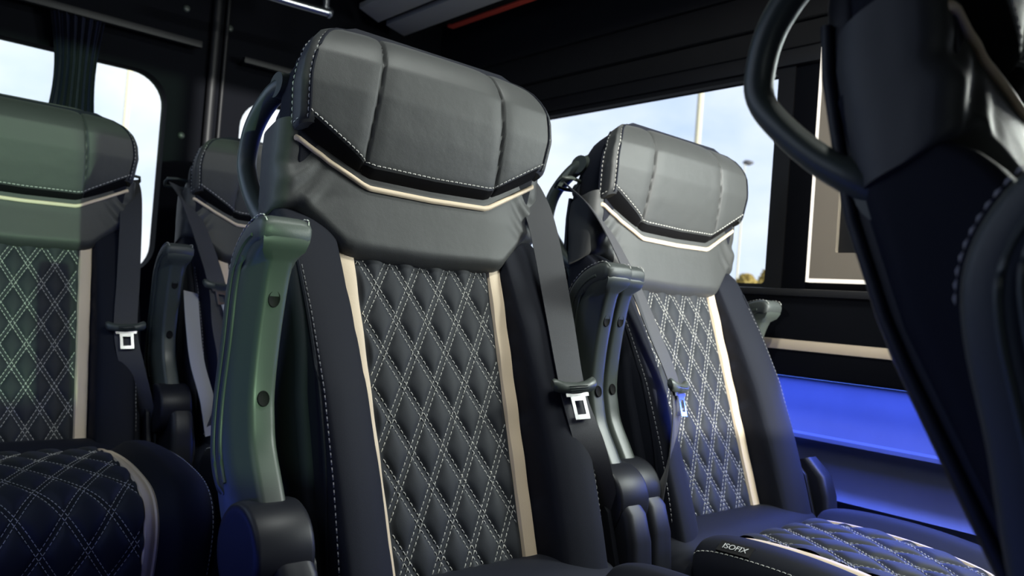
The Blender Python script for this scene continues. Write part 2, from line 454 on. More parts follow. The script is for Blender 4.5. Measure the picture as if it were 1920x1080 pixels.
# grab handle on the aisle side (left)
path = catmull([(-.180, .020, .622), (-.198, .002, .617), (-.206, -.026, .606), (-.210, -.056, .588), (-.210, -.077, .566), (-.210, -.087, .543), (-.210, -.081, .512), (-.208, -.069, .480), (-.204, -.053, .452), (-.190, -.04, .428)], 6)
n = len(path)
mb = MB().tube([P(*p) for p in path], [.0135 + .004*(abs(i/(n-1)-.5)*2)**3 for i in range(n)], 14, [.010 + .006*(abs(i/(n-1)-.5)*2)**3 for i in range(n)], up=(1, 0, 0))
ME['grab_handle'] = mb.mesh('grab_handle', M['plastic'])
ME['mount1'] = MB().loft([[P(-.196 + x, .012 + .020*math.cos(t), .617 + .016*math.sin(t)) for t in [2*pi*k/18 for k in range(18)]] for x in (.012, -.006, -.012)]).mesh('handle_mount', M['plastic'])
ME['mount2'] = MB().loft([[P(-.200 + x, -.046 + .014*math.cos(t), .437 + .020*math.sin(t)) for t in [2*pi*k/18 for k in range(18)]] for x in (.014, -.006, -.012)]).mesh('handle_mount', M['plastic'])
# armrest, folded up beside the back; side -1 left, +1 right
def arm_meshes(side):
    ac = side*.2675; k = 'l' if side < 0 else 'r'
    sec = [(.045, .060, -.010), (.075, .054, -.022), (.105, .047, -.029), (.145, .038, -.033), (.175, .039, -.028), (.205, .044, -.018), (.254, .064, .010), (.300, .088, .036), (.322, .101, .054), (.334, .110, .066)]
    C = catmull(sec, 3); rr = []
    for s, bf, br in C:
        hf = .0130; hr = .0262
        q = [(-hf, bf-.001), (-hf*.6, bf), (hf*.6, bf), (hf, bf-.001), (hf+.003, bf-.006), (hr-.004, bf-.024), (hr, bf-.030), (hr, br), (-hr, br), (-hr, bf-.030), (-hr+.004, bf-.024), (-hf-.003, bf-.006)]
        rr.append([P(ac + x, y, s) for x, y in q])
    # lip under the pad
    for s, bf, br, hh in ((.340, .120, .066, .024), (.349, .128, .070, .0262), (.354, .128, .074, .0262)):
        q = [(-hh, bf-.001), (-hh*.6, bf), (hh*.6, bf), (hh, bf-.001), (hh, bf-.004), (hh, bf-.012), (hh, bf-.02), (hh, br), (-hh, br), (-hh, bf-.02), (-hh, bf-.012), (-hh, bf-.004)]
        rr.append([P(ac + x, y, s) for x, y in q])
    mb = MB().loft(rr)
    ME['arm_'+k] = mb.mesh('armrest', M['plastic'])
    # pad wrapping the back and the top of the arm
    pc = catmull([(-.012, .098), (-.026, .125), (-.030, .158), (-.016, .206), (.014, .268), (.036, .318), (.056, .346), (.084, .361), (.112, .363), (.130, .356)], 5)
    n = len(pc); rr = []; edge = {1: [], -1: []}; seam = {1: [], -1: []}
    for i, p in enumerate(pc):
        t = (pc[min(i+1, n-1)] - pc[max(i-1, 0)]).normalized(); nr = Vector((-t.y, t.x))   # (b, s) plane; nr points to the rear / up
        e = i/(n-1); th = .016*min(1, .45 + 4*e, .55 + (1-e)*9); hw = .0292*min(1, .8 + 3*e, .88 + (1-e)*5)
        q = []
        for j in range(24):
            a = 2*pi*j/24; cx = math.copysign(abs(math.cos(a))**.45, math.cos(a)); cy = math.copysign(abs(math.sin(a))**.5, math.sin(a))
            q.append(P(ac + hw*cx, p.x + nr.x*th*cy, p.y + nr.y*th*cy))
        rr.append(q)
        for sg in (1, -1):
            edge[sg].append((P(ac + sg*hw*.86, p.x + nr.x*th*1.0, p.y + nr.y*th*1.0), P(0, nr.x, nr.y) - P(0, 0, 0)))
            seam[sg].append(P(ac + sg*(hw*1.0), p.x - nr.x*th*.25, p.y - nr.y*th*.25))
    ME['pad_'+k] = MB().loft(rr).mesh('pad', M['pad'])
    mb = MB()
    for sg in (1, -1): mb.dashes(edge[sg][n*3//5:], .006, .0012, .0016)
    ME['padst_'+k] = mb.mesh('pad_stitching', M['stitch'], False)
    mb = MB()
    for sg in (1, -1):
        mb.tube(seam[sg][1:-6], .0022, 6)
        mb.tube([q_ + Vector((0, -.012*CS, .012*SN)) - Vector((sg*.0022, 0, 0)) for q_ in seam[sg][3:-14]], .0022, 6)
    ME['padbead_'+k] = mb.mesh('pad_bead', M['plastic'])
    # hub with its bracket
    mb = MB(); prof = [(-.0335, .8), (-.0335, .93), (-.0315, .975), (-.028, 1.0), (.024, 1.0), (.028, .975), (.030, .93), (.030, .8)]
    cb, cs = .027, .040
    mb.loft([[P(ac + x, cb + .052*r_*math.cos(t), cs + .052*r_*math.sin(t)) for t in [2*pi*q/40 for q in range(40)]] for x, r_ in prof])
    ME['hub_'+k] = mb.mesh('pivot_hub', M['hubplastic'])
    mb = MB(); rr = []
    for s, b0, b1, hw in ((.05, -.035, .062, .021), (.01, -.040, .083, .023), (-.03, -.045, .082, .024), (-.12, -.05, .06, .024), (-.22, -.05, .04, .024)):
        rr.append([P(ac - side*.008 + x, b, s) for x, b, f in ring(hw, b1, b0, .012, .012, 4, 5, 4)])
    mb.loft(rr)
    ME['bracket_'+k] = mb.mesh('armrest_bracket', M['hubplastic'])
    for nm, s in (('h1', .296), ('h2', .196)):
        bf = interp([(.145, .038), (.205, .044), (.254, .064), (.300, .088)], s)
        sl = math.atan2(.024 if s > .25 else .006, .05)
        mb = MB(); rr = []
        for dpt, r_ in ((-.006, .0062), (.0010, .0070), (.0014, .0064), (.0008, .0058), (.0008, .0003)):
            rr.append([P(ac + r_*math.cos(t), bf - .0006 + dpt + r_*1.25*math.sin(t)*math.sin(sl), s + r_*1.25*math.sin(t)) for t in [2*pi*q/16 for q in range(16)]])
        mb.loft(rr); ME[nm+k] = mb.mesh('painted_screw_hole', M['hole'])  # black disc sits proud; its colour paints the shade of a hole
for sd in (-1, 1): arm_meshes(sd)

# ------- cushion in root coordinates: x across, y forward is negative
CP = catmull([(0, .030, -.075), (0, .026, -.040), (0, .008, -.022), (0, -.030, -.014), (0, -.066, -.018), (0, -.088, -.030), (0, -.098, -.044), (0, -.104, -.040), (0, -.118, -.026), (0, -.16, -.016), (0, -.25, -.013), (0, -.33, -.018), (0, -.40, -.030), (0, -.435, -.052), (0, -.452, -.085), (0, -.452, -.13), (0, -.44, -.19)], 6)
CP = [p + Vector((0, 0, JZ)) for p in CP]
CD = [0.0]
for i in range(1, len(CP)): CD.append(CD[-1] + (CP[i]-CP[i-1]).length)
def cpath(d):
    d = max(0, min(CD[-1]-1e-5, d))
    for i in range(1, len(CD)):
        if d <= CD[i]:
            k = (d-CD[i-1])/(CD[i]-CD[i-1]); p = CP[i-1].lerp(CP[i], k)
            t = (CP[min(i+1, len(CP)-1)] - CP[max(i-2, 0)]).normalized(); return p, Vector((0, t.z, -t.y)) * (1 if True else 0)
    return CP[-1], Vector((0, 0, 1))
DC = next(CD[i] for i in range(len(CP)) if CP[i].y < -.101)         # distance where the crease lies
CW = .238
def cush_h(a, d):
    x = abs(a); h = 0.0
    e = .133
    h += .018*sm((x-e)/.04)*sm((d-DC)/.03)
    h -= .006*math.exp(-((x-.131)/.006)**2)*sm((d-DC)/.02)
    if x > CW-.055: k = (x-(CW-.055))/.055; h -= .050*(1-math.sqrt(max(0, 1-k*k)))
    return h
def C_(a, d, off=0.0):
    p, nn = cpath(d); h = cush_h(a, d) + off
    return Vector((a, p.y, p.z)) + nn*h, nn
def cush_pt(a, d, off=0): return C_(a, d, off)[0]
mb = MB(); rows = []
for i in range(121):
    d = CD[-1]*i/120; r = []
    for j in range(81):
        u = -1 + 2*j/80; a = CW*math.copysign(1-(1-abs(u))**1.25, u); r.append(cush_pt(a, d))
    lo = cush_pt(CW, d); p, nn = cpath(d)
    zz = min(lo.z, JZ-.12)
    R2 = Vector((CW+.002, p.y, zz)); L2 = Vector((-CW-.002, p.y, zz))
    rows.append([Vector((-CW+.03, p.y, JZ-.20)), L2 + Vector((0, 0, -.05)), L2] + r + [R2, R2 + Vector((0, 0, -.05)), Vector((CW-.03, p.y, JZ-.20))])
mb.loft(rows, cap=True, closed=True); ME['cushion'] = mb.mesh('cushion', M['side'])
def qc_s(d): return .349 - .087*.5 + (DC + .03 - d)     # lattice phase on the cushion
mb = MB(); d0, d1 = DC + .012, CD[-1]-.01
def fcq(u, v):
    d = d0 + (d1-d0)*v; a = -.112 + .224*u; return cush_pt(a, d, .003 + puff(a, qc_s(d), .008, .066, .105)*sm((d-DC-.01)/.03))
mb.grid(fcq, 90, 190); ME['cushion_quilt'] = mb.mesh('quilted_panel', M['quilt'])
mb = MB()
ss0, ss1 = qc_s(d1-.01), qc_s(d0+.012)
for run in quilt_lines(lambda s: -.110, lambda s: .110, ss0, ss1, LU=.066, LV=.105):
    pts = []
    for a, s in run:
        d = DC + .03 + .349 - .0435 - s; q, nn = C_(a, d, .0036 + puff(a, s, .008, .066, .105)*sm((d-DC-.01)/.03)); pts.append((q, nn))
    mb.dashes(pts)
ME['cushion_stitching'] = mb.mesh('quilt_stitching', M['stitch'], False)
for sg, k in ((-1, 'cstr_l'), (1, 'cstr_r')):
    mb = MB()
    def fcs(u, v):
        d = DC + .006 + (CD[-1]-DC-.016)*v; a = sg*(.1115 + .026*u)
        return cush_pt(a, d, .0060 - (.005 if u in (0.0, 1.0) else 0))
    mb.grid(fcs, 8, 110); ME[k] = mb.mesh('beige_stripe', M['beige'])
mb = MB()
for sg in (-1, 1):
    pts = []
    for k in range(60):
        d = DC + .02 + (CD[-1]-DC-.03)*k/59; q, nn = C_(sg*.224, d, .0008); pts.append((q, nn + Vector((sg*.8, 0, 0))))
    mb.dashes(pts, .006, .0022, .0013)
ME['cushion_edge_stitching'] = mb.mesh('edge_stitching', M['stitch'], False)
# base frame under the cushion
mb = MB()
mb.box(-.20, .20, -.38, .02, JZ-.235, JZ-.19)
for sx in (-1, 1):
    mb.box(sx*.17-.02, sx*.17+.02, -.36, .0, .025, JZ-.23)
    mb.box(sx*.17-.03, sx*.17+.03, -.42, .06, .0, .03)
ME['base_frame'] = mb.mesh('base_frame', M['trimblk'], True, .004)
for sx in (-1, 1):
    rr = [[P(sx*x, b, s) for b, s in ((.05, -.10), (.055, .02), (.03, .07), (-.06, .06), (-.075, -.03), (-.05, -.16), (.03, -.20))] for x in (.226, .236)]
    ME['side_cover%d' % sx] = MB().loft(rr).mesh('side_cover', M['hubplastic'], True, .003)

# ------- seat belts
def ribbon(mb, pts, sides, wd=.045, th=.0016):
    rr = []
    for p, q in zip(pts, sides):
        i = len(rr); t = (pts[min(i+1, len(pts)-1)] - pts[max(i-1, 0)]).normalized(); q = (q - t*q.dot(t)).normalized(); n_ = t.cross(q)
        rr.append([p - q*wd/2 - n_*th/2, p - q*wd/4 - n_*th*.75, p + q*wd/4 - n_*th*.75, p + q*wd/2 - n_*th/2, p + q*wd/2 + n_*th/2, p + q*wd/4 + n_*th*.75, p - q*wd/4 + n_*th*.75, p - q*wd/2 + n_*th/2])
    mb.loft(rr); return mb
def belt_meshes(key, ctrl, side, tongue_at, palem=None):
    """ctrl: (a, b, s, tilt); tongue_at index in ctrl"""
    C = catmull([c[:3] for c in ctrl], 8); tl = catmull([(c[3], 0, 0) for c in ctrl], 8)
    pts = [P(*c) for c in C]; sides = [Vector((math.cos(t.x), math.sin(t.x)*CS, -math.sin(t.x)*SN)) for t in tl]
    mb = ribbon(MB(), pts, sides)
    ME['belt_'+key] = mb.mesh('seat_belt', palem or M['belt'])
    i = tongue_at*8; p = pts[i]; q = sides[i]; t = (pts[i+1]-pts[i-1]).normalized(); n_ = q.cross(t).normalized()
    if n_.dot(NF) < 0: n_ = -n_
    o = p + n_*.007
    def L(x, y, z): return o + q*x + t*y + n_*z
    mb = MB(); rr = []
    for x, h, e in ((-.038, .006, .004), (-.034, .010, .0065), (-.02, .0085, .008), (0, .0085, .0085), (.02, .0085, .008), (.034, .010, .0065), (.038, .006, .004)):
        off = -.004 + (abs(x)/.038)**2*-.008
        rr.append([L(x, off + h*math.cos(a), e*math.sin(a)) for a in [2*pi*k/14 for k in range(14)]])
    mb.loft(rr)
    for k in range(4): 
        y = -.006 + .003*k; mb.add([L(-.016, y, .0088), L(.016, y, .0088), L(.016, y+.0014, .0088), L(-.016, y+.0014, .0088), L(-.016, y+.0007, .0102), L(.016, y+.0007, .0102)], [(0, 1, 5, 4), (2, 3, 4, 5), (0, 4, 3), (1, 2, 5)])
    ME['tongue_'+key] = mb.mesh('tongue_grip', M['plastic'])
    mb = MB()
    def bar(x0, x1, y0, y1):
        vs = [L(x, y, z) for z in (-.001, .0015) for x, y in ((x0, y0), (x1, y0), (x1, y1), (x0, y1))]
        mb.add(vs, [(0, 3, 2, 1), (4, 5, 6, 7), (0, 1, 5, 4), (1, 2, 6, 5), (2, 3, 7, 6), (3, 0, 4, 7)])
    bar(-.020, .020, .002, .008); bar(-.013, .013, .008, .014); bar(-.013, -.0075, .014, .034); bar(.0075, .013, .014, .034); bar(-.013, .013, .034, .041)
    ME['latch_'+key] = mb.mesh('latch_plate', M['metal'], False)
    # guide loop at the shoulder
    p = pts[0]; q = Vector((1, 0, 0)); mb = MB()
    a0 = ctrl[0][0]; b0 = ctrl[0][1]; s0 = ctrl[0][2]
    loop = [P(a0 - .026*side + .052*side*k, b0 + .010*z, s0 + .010*w_) for k, z, w_ in ((0, 0, .5), (.05, 1, 1), (.5, 1.2, 1.2), (.95, 1, 1), (1, 0, .5), (.95, -1, 0), (.5, -1.2, 0), (.05, -1, 0), (0, 0, .5))]
    mb.tube(loop, .0035, 8)
    rr = [[P(a0 + side*x, b0 - .004 + .011*math.cos(t), s0 - .004 + .014*math.sin(t)) for t in [2*pi*k/16 for k in range(16)]] for x in (-.024, -.030, -.040)]
    mb.loft(rr)
    ME['guide_'+key] = mb.mesh('belt_guide', M['plastic'])
belt_meshes('r', [(.218, -.008, .575, -.5), (.216, .020, .530, -.5), (.208, .044, .455, -.45), (.196, .058, .310, -.30), (.186, .068, .190, -.15), (.200, .070, .10, -.5), (.236, .035, .0, -1.2), (.242, .0, -.08, -1.4)], 1, 4)
belt_meshes('l', [(-.222, -.010, .580, .5), (-.212, .022, .530, .5), (-.200, .044, .470, .35), (-.190, .062, .390, .25), (-.180, .078, .287, .2), (-.165, .086, .180, .3), (-.20, .08, .09, .6), (-.235, .05, .0, 1.2), (-.240, .0, -.08, 1.4)], -1, 5)
belt_meshes('s', [(-.222, -.010, .580, .5), (-.212, .022, .530, .5), (-.200, .044, .470, .35), (-.188, .068, .390, .25), (-.176, .092, .287, .2), (-.178, .105, .20, .15), (-.172, .110, .12, .15), (-.180, .10, .03, .3), (-.20, .07, -.03, .5)], -1, 4)
mb = MB()
pts = catmull([P(-.225, .06, .29), P(-.232, .085, .20), P(-.230, .095, .12), P(-.215, .10, .04), P(-.20, .08, -.03)], 8)
ribbon(mb, pts, [Vector((1, .25, 0))]*len(pts), .034); ME['loose_strap'] = mb.mesh('loose_strap', M['palebelt'])
pts = catmull([P(-.165, .112, .25), P(-.150, .118, .17), P(-.152, .122, .09), P(-.165, .12, .01), P(-.18, .10, -.04)], 8)
ME['loose_strap2'] = ribbon(MB(), pts, [Vector((1, .1, 0))]*len(pts), .030).mesh('loose_strap', M['palebelt'])

# child-seat anchor tag on the outer edge of the cushion
TA, TD = -.214, DC + .088
tq = cush_pt(TA, TD); tT = (cush_pt(TA, TD+.01) - cush_pt(TA, TD-.01)).normalized(); tU = cush_pt(TA+.003, TD) - cush_pt(TA-.003, TD)
tU = (tU - tT*tU.dot(tT)).normalized(); tN = tT.cross(tU)
TAGM = Matrix(((tT.x, tU.x, tN.x, tq.x + tN.x*.0016), (tT.y, tU.y, tN.y, tq.y + tN.y*.0016), (tT.z, tU.z, tN.z, tq.z + tN.z*.0016), (0, 0, 0, 1)))
mb = MB(); mb.loft([[TAGM @ Vector((x, y, z)) for y, z in ((-.010, -.004), (.010, -.004), (.010, .0004), (-.010, .0004))] for x in (-.027, -.009, .009, .027)])
ME['anchor_tag'] = mb.mesh('anchor_tag', M['tag'])

NECK = Matrix.Translation((0, 0, JZ))
def build_seat(label, loc, arms=(-1, 1), belt=None, arm_shift=None, handle=True, tag=False, rec=0.0, strap=False, arm_turn=0.0, rz=0):
    root = empty('passenger_seat', loc, label, 'seat', 'quilted van seats', rz=rz)
    Rm = NECK @ Matrix.Rotation(-math.radians(rec), 4, 'X') @ NECK.inverted() if rec else None
    def part(nm, key, par=None, label=None, kind=None, lean=True):
        o = link(nm, ME[key], par or root, label, kind)
        if Rm and lean and par is None: o.matrix_local = Rm
        return o
    b = part('backrest', 'backrest'); part('bolster_stitching', 'bolster_stitching', b, kind='stuff'); part('bolster_seam', 'bolster_seam', b, kind='stuff')
    q = part('quilted_panel', 'quilted_panel', label='diamond quilted panel with pale stitches'); part('quilt_stitching', 'quilt_stitching', q, kind='stuff')
    part('beige_stripe', 'stripe_l', label='beige leather stripe'); part('beige_stripe', 'stripe_r', label='beige leather stripe')
    part('shoulder_panel', 'shoulder_panel'); part('piping', 'piping', label='beige piping')
    h = part('headrest', 'headrest'); part('edge_shade_binding', 'edge_shade_binding', h, 'black edge binding with painted-in shade'); part('headrest_stitching', 'headrest_stitching', h, kind='stuff'); part('gusset_seam', 'gusset_seam', h, kind='stuff'); part('headrest_back', 'headrest_back', h)
    sh = part('back_shell', 'back_shell'); part('shell_rim', 'shell_rim-1', sh); part('shell_rim', 'shell_rim1', sh)
    if handle:
        g = part('grab_handle', 'grab_handle'); part('handle_mount', 'mount1', g); part('handle_mount', 'mount2', g)
    for sd in arms:
        k = 'l' if sd < 0 else 'r'
        a = part('armrest', 'arm_'+k)
        if arm_turn:
            pv = P(0, .027, .040)
            a.matrix_local = (Rm or Matrix()) @ Matrix.Translation(pv) @ Matrix.Rotation(-math.radians(arm_turn), 4, 'X') @ Matrix.Translation(-pv)
        if arm_shift and sd > 0: pv = P(0, .027, .040); a.matrix_local = Matrix.Translation(P(*arm_shift) - P(0, 0, 0)) @ Matrix.Translation(pv) @ Matrix.Rotation(math.radians(8), 4, 'X') @ Matrix.Translation(-pv)
        part('pad', 'pad_'+k, a); part('pad_stitching', 'padst_'+k, a, kind='stuff'); part('pad_bead', 'padbead_'+k, a, kind='stuff'); part('pivot_hub', 'hub_'+k, a)
        part('painted_screw_hole', 'h1'+k, a); part('painted_screw_hole', 'h2'+k, a)
        part('armrest_bracket', 'bracket_'+k, lean=False)
    c = part('cushion', 'cushion', lean=False); part('quilted_panel', 'cushion_quilt', c); part('quilt_stitching', 'cushion_stitching', c, kind='stuff')
    part('beige_stripe', 'cstr_l', c); part('beige_stripe', 'cstr_r', c); part('edge_stitching', 'cushion_edge_stitching', c, kind='stuff')
    part('base_frame', 'base_frame', lean=False); part('side_cover', 'side_cover-1', lean=False); part('side_cover', 'side_cover1', lean=False)
    if belt:
        bl = part('seat_belt', 'belt_'+belt); part('tongue_grip', 'tongue_'+belt, bl); part('latch_plate', 'latch_'+belt, bl, 'silver latch plate'); part('belt_guide', 'guide_'+belt, bl)
    if strap: part('loose_strap', 'loose_strap', label='pale grey loose webbing'); part('loose_strap', 'loose_strap2', label='pale grey loose webbing')
    if tag:
        tg = part('anchor_tag', 'anchor_tag', lean=False)
        cu = bpy.data.curves.new('tag_lettering', 'FONT'); cu.body = 'ISOFIX'; cu.size = .0135; cu.align_x = 'CENTER'; cu.align_y = 'CENTER'; cu.extrude = .0003
        t0 = bpy.data.objects.new('tag_lettering_curve', cu); me = bpy.data.meshes.new_from_object(t0); bpy.data.objects.remove(t0); me.materials.clear(); me.materials.append(M['white']); t = link('tag_lettering', me, tg, kind='stuff')
        t.matrix_local = TAGM @ Matrix.Translation((0, 0, .0012))
    return root

build_seat('main sharp dark quilted seat in the middle, beige stripes, grab handle behind its headrest', (.638, .792, 0), belt='r')
build_seat('dark quilted seat beside the large bright window, sunlit upper back and ISOFIX tag', (1.228, .812, 0), belt='l', tag=True, arm_shift=(-.012, -.110, .012))
build_seat('rear row quilted seat in front of the curtained rear window', (.306, 1.782, 0), arms=(-1,), belt='r', handle=False)
build_seat('rear row quilted seat half hidden behind the middle seat, pale straps hanging beside it', (.845, 1.745, 0), arms=(-1, 1), belt='s', handle=False, strap=True)
build_seat('blurred near black seat seen from its side, closest to the viewer', (.745, .0, .052), rec=9.0, belt='r', arm_turn=9, rz=math.radians(4))

# ------------------------------------------------------------------ the van body
def rrect(u0, u1, v0, v1, r, n=8):
    o = []
    for cx, cy, a0 in ((u1-r, v1-r, 0), (u0+r, v1-r, pi/2), (u0+r, v0+r, pi), (u1-r, v0+r, 1.5*pi)):
        for k in range(n+1): t = a0 + pi/2*k/n; o.append((cx+r*math.cos(t), cy+r*math.sin(t)))
    return o
def holed(mb, axis, pos, th, u0, u1, v0, v1, hole, r, n=8):
    """a panel in the plane axis = pos, thickness th, with a rounded rectangular opening"""
    inn = rrect(*hole, r, n); per = n + 1; outr = []
    cor = [(u1, v1), (u0, v1), (u0, v0), (u1, v0)]
    for i in range(len(inn)):
        outr.append(cor[i // per])
    def p3(u, v, d): return (pos+d, u, v) if axis == 'x' else (u, pos+d, v)
    N_ = len(inn); vs = []
    for d in (0, th):
        vs += [p3(u, v, d) for u, v in inn]
    for d in (0, th):
        vs += [p3(u, v, d) for u, v in cor]
    fs = []
    for side, (i0, c0) in enumerate(((0, 2*N_), (N_, 2*N_+4))):
        for i in range(N_):
            k = (i+1) % N_
            if i // per == k // per: fs.append((i0+i, i0+k, c0 + i//per))
            else: fs.append((i0+i, i0+k, c0 + k//per, c0 + i//per))
    for i in range(N_): k = (i+1) % N_; fs.append((i, k, N_+k, N_+i))
    for i in range(4): k = (i+1) % 4; fs.append((2*N_+i, 2*N_+k, 2*N_+4+k, 2*N_+4+i))
    return mb.add(vs, fs)
def pane(axis, pos, th, u0, u1, v0, v1, r):
    q = rrect(u0, u1, v0, v1, r); 
    p3 = (lambda u, v, d: (pos+d, u, v)) if axis == 'x' else (lambda u, v, d: (u, pos+d, v))
    return MB().loft([[p3(u, v, 0) for u, v in q], [p3(u, v, th) for u, v in q]])
Z = lambda z: z + CZ
XR, XL, YB, YF_ = 1.62, -.15, 2.30, -2.6
link('floor', MB().box(XL, XR+.1, YF_, YB+.1, -.04, 0).mesh('floor', M['floor']), kind='structure')
link('ceiling', MB().box(XL, XR+.1, YF_, YB+.1, Z(.95), Z(1.0)).mesh('ceiling', M['liner']), kind='structure')
# rear doors
d1 = link('door_1', holed(MB(), 'y', YB, .05, XL, .796, 0, Z(.95), (XL+.08, .69, Z(.0), Z(.559)), .085).mesh('door_1', M['wallnavy']), kind='structure')
link('window_pane', pane('y', YB+.03, .004, XL+.07, .70, Z(-.01), Z(.57), .08).mesh('window_pane', M['rearglass']), d1)
d2 = link('door_2', holed(MB(), 'y', YB, .05, .810, XR+.1, 0, Z(.95), (.898, 1.52, Z(.0), Z(.545)), .085).mesh('door_2', M['wallnavy']), kind='structure')
link('window_pane', pane('y', YB+.03, .004, .888, 1.53, Z(-.01), Z(.555), .08).mesh('window_pane', M['rearglass']), d2)
def bolt(parent, x, y, z):
    rr = [[(x + r*math.cos(t), y - d, z + r*math.sin(t)) for t in [2*pi*k/12 for k in range(12)]] for r, d in ((.010, 0), (.009, .004), (.006, .006))]
    link('bolt', MB().loft(rr).mesh('bolt', M['plastic']), parent)
bolt(d1, .72, YB, Z(.755)); bolt(d1, .735, YB, Z(.40)); bolt(d2, .845, YB, Z(.735))
# seal strip between the doors
link('trim_1', MB().tube([(.802, YB-.012, z/10) for z in range(1, 18)], .013, 10, .012).mesh('trim_1', M['trimblk']), kind='structure')
link('trim_2', MB().tube([(.835, YB-.006, z/10) for z in range(12, 18)], .006, 8).mesh('trim_2', M['trimblk']), kind='structure')
# right wall
mb = MB()
holed(mb, 'x', XR, .05, .935, YB, Z(-.02), Z(.63), (.975, 2.16, Z(.083), Z(.578)), .006, 2)
link('wall_right', mb.mesh('wall_right', M['wallnavy'], False), kind='structure')
w1 = link('window_1', holed(MB(), 'x', XR-.004, .02, .940, 2.17, Z(.078), Z(.584), (.982, 2.15, Z(.090), Z(.572)), .01, 3).mesh('window_1', M['trimblk'], False), kind='structure')
link('pane', pane('x', XR+.02, .004, .945, 2.16, Z(.082), Z(.58), .01).mesh('pane', M['sideglass']), w1)
link('wall_right_pillar', MB().box(XR, XR+.05, .60, .935, Z(-.02), Z(.63)).mesh('wall_right_pillar', M['wallnavy'], False), kind='structure')
link('wall_right_front', holed(MB(), 'x', XR, .05, -.60, .60, Z(-.20), Z(.63), (-.19, .55, Z(-.145), Z(.585)), .02).mesh('wall_right_front', M['wallnavy'], False), kind='structure')
w2 = link('window_2', holed(MB(), 'x', XR-.004, .02, -.21, .565, Z(-.165), Z(.60), (-.185, .540, Z(-.14), Z(.58)), .02).mesh('window_2', M['trimblk'], False), kind='structure')
link('pane', pane('x', XR+.02, .004, -.20, .555, Z(-.15), Z(.59), .01).mesh('pane', M['sideglass']), w2)
link('wall_right_cab', MB().box(XR, XR+.05, YF_, -.60, Z(-.20), Z(.63)).mesh('wall_right_cab', M['wallnavy'], False), kind='structure')
# upper wall planks above the window
up = empty('wall_right_upper', (0, 0, 0), kind='structure')
for z0, z1, dx in ((.622, .676, .012), (.681, .764, .004), (.769, .95, .0)):
    link('plank', MB().box(XR-.030+dx, XR+.05, YF_, YB, Z(z0), Z(z1)).mesh('plank', M['plank'], True, .003), up)
link('trim_3', MB().box(XR-.012, XR+.02, .37, YB-.01, Z(.585), Z(.622)).mesh('trim_3', M['trimblk'], True, .002), kind='structure')
# lower right wall: ledge, stripe, lit lower panel with its steps
lw = empty('wall_right_lower', (0, 0, 0), kind='structure')
link('ledge', MB().box(XR-.055, XR+.05, .50, YB, Z(-.108), Z(.066)).mesh('ledge', M['wallnavy'], True, .008), lw)
link('ledge_cap', MB().box(XR-.070, XR+.0, .475, YB, Z(.062), Z(.078)).mesh('ledge_cap', M['trimblk'], True, .004), lw)
link('beige_stripe', MB().box(XR-.0595, XR-.05, .47, YB-.01, Z(-.052), Z(-.030)).mesh('beige_stripe', M['beige'], True, .002), lw, 'beige trim stripe')
mb = MB(); pr = [(.000, -.108), (.012, -.135), (.010, -.190), (-.004, -.226), (-.016, -.230), (-.018, -.238), (-.004, -.250), (.0, -.33), (-.012, -.345), (-.02, -.352), (-.010, -.365), (0, -.50), (0, -.79)]
mb.loft([[(XR + x, y, Z(z)) for x, z in pr] + [(XR+.06, y, Z(-.79)), (XR+.06, y, Z(-.108))] for y in (.45, .9, 1.5, YB)])
lw2 = link('wall_right_lower_front', MB().box(XR, XR+.06, YF_, .45, 0, Z(-.20)).mesh('wall_right_lower_front', M['wallnavy'], False), kind='structure')
link('lower_panel', mb.mesh('lower_panel', M['lower']), lw)
link('led_line', MB().tube([(XR-.008, y/10, Z(-.1090)) for y in range(6, 23)], .002, 6).mesh('led_line', M['ledblue']), lw, 'blue light line')
mb = MB(); mb.box(XR-.05, XR-.012, .93, 1.02, Z(-.40), Z(-.385)); mb.box(XR-.05, XR-.04, .93, 1.0, Z(-.40), Z(-.37))
link('floor_rail_clip', mb.mesh('floor_rail_clip', M['chrome'], True, .002), lw)
# left wall and front, behind the eye
link('wall_left', holed(MB(), 'x', XL-.05, .05, YF_, YB, 0, Z(.95), (.30, 1.60, Z(.10), Z(.58)), .05).mesh('wall_left', M['wallnavy'], False), kind='structure')
w3 = link('window_3', holed(MB(), 'x', XL-.01, .014, .28, 1.62, Z(.08), Z(.60), (.315, 1.585, Z(.115), Z(.565)), .04).mesh('window_3', M['trimblk'], False), kind='structure')
link('pane', pane('x', XL-.04, .004, .29, 1.61, Z(.09), Z(.59), .04).mesh('pane', M['sideglass']), w3)
link('added_shade_wall', MB().box(.425, .99, -1.12, -1.08, 0, Z(.47)).mesh('added_shade_wall', M['wallnavy'], True, .01), kind='structure')  # unseen blocker added to keep sun off the near and middle seats
link('wall_front', holed(MB(), 'y', YF_-.05, .05, XL, XR+.1, 0, Z(.95), (XL+.06, XR-.06, Z(-.03), Z(.85)), .08).mesh('wall_front', M['wallnavy'], False), kind='structure')
w4 = link('window_4', holed(MB(), 'y', YF_-.004, .01, XL+.03, XR-.03, Z(-.06), Z(.88), (XL+.08, XR-.08, Z(-.02), Z(.83)), .08).mesh('window_4', M['trimblk'], False), kind='structure')
link('pane', pane('y', YF_-.03, .004, XL+.05, .735, Z(-.04), Z(.86), .05).mesh('pane', M['greenglass']), w4, 'unseen green pane added to tint the sunlight')  # unseen windscreen half, made green to colour sun on the left seats
link('pane', pane('y', YF_-.03, .004, .765, XR-.05, Z(-.04), Z(.86), .05).mesh('pane', M['sideglass']), w4)
link('divider', MB().box(.73, .77, YF_-.045, YF_-.012, Z(-.04), Z(.86)).mesh('divider', M['trimblk'], True, .003), w4)  # added with the split between green and clear glass

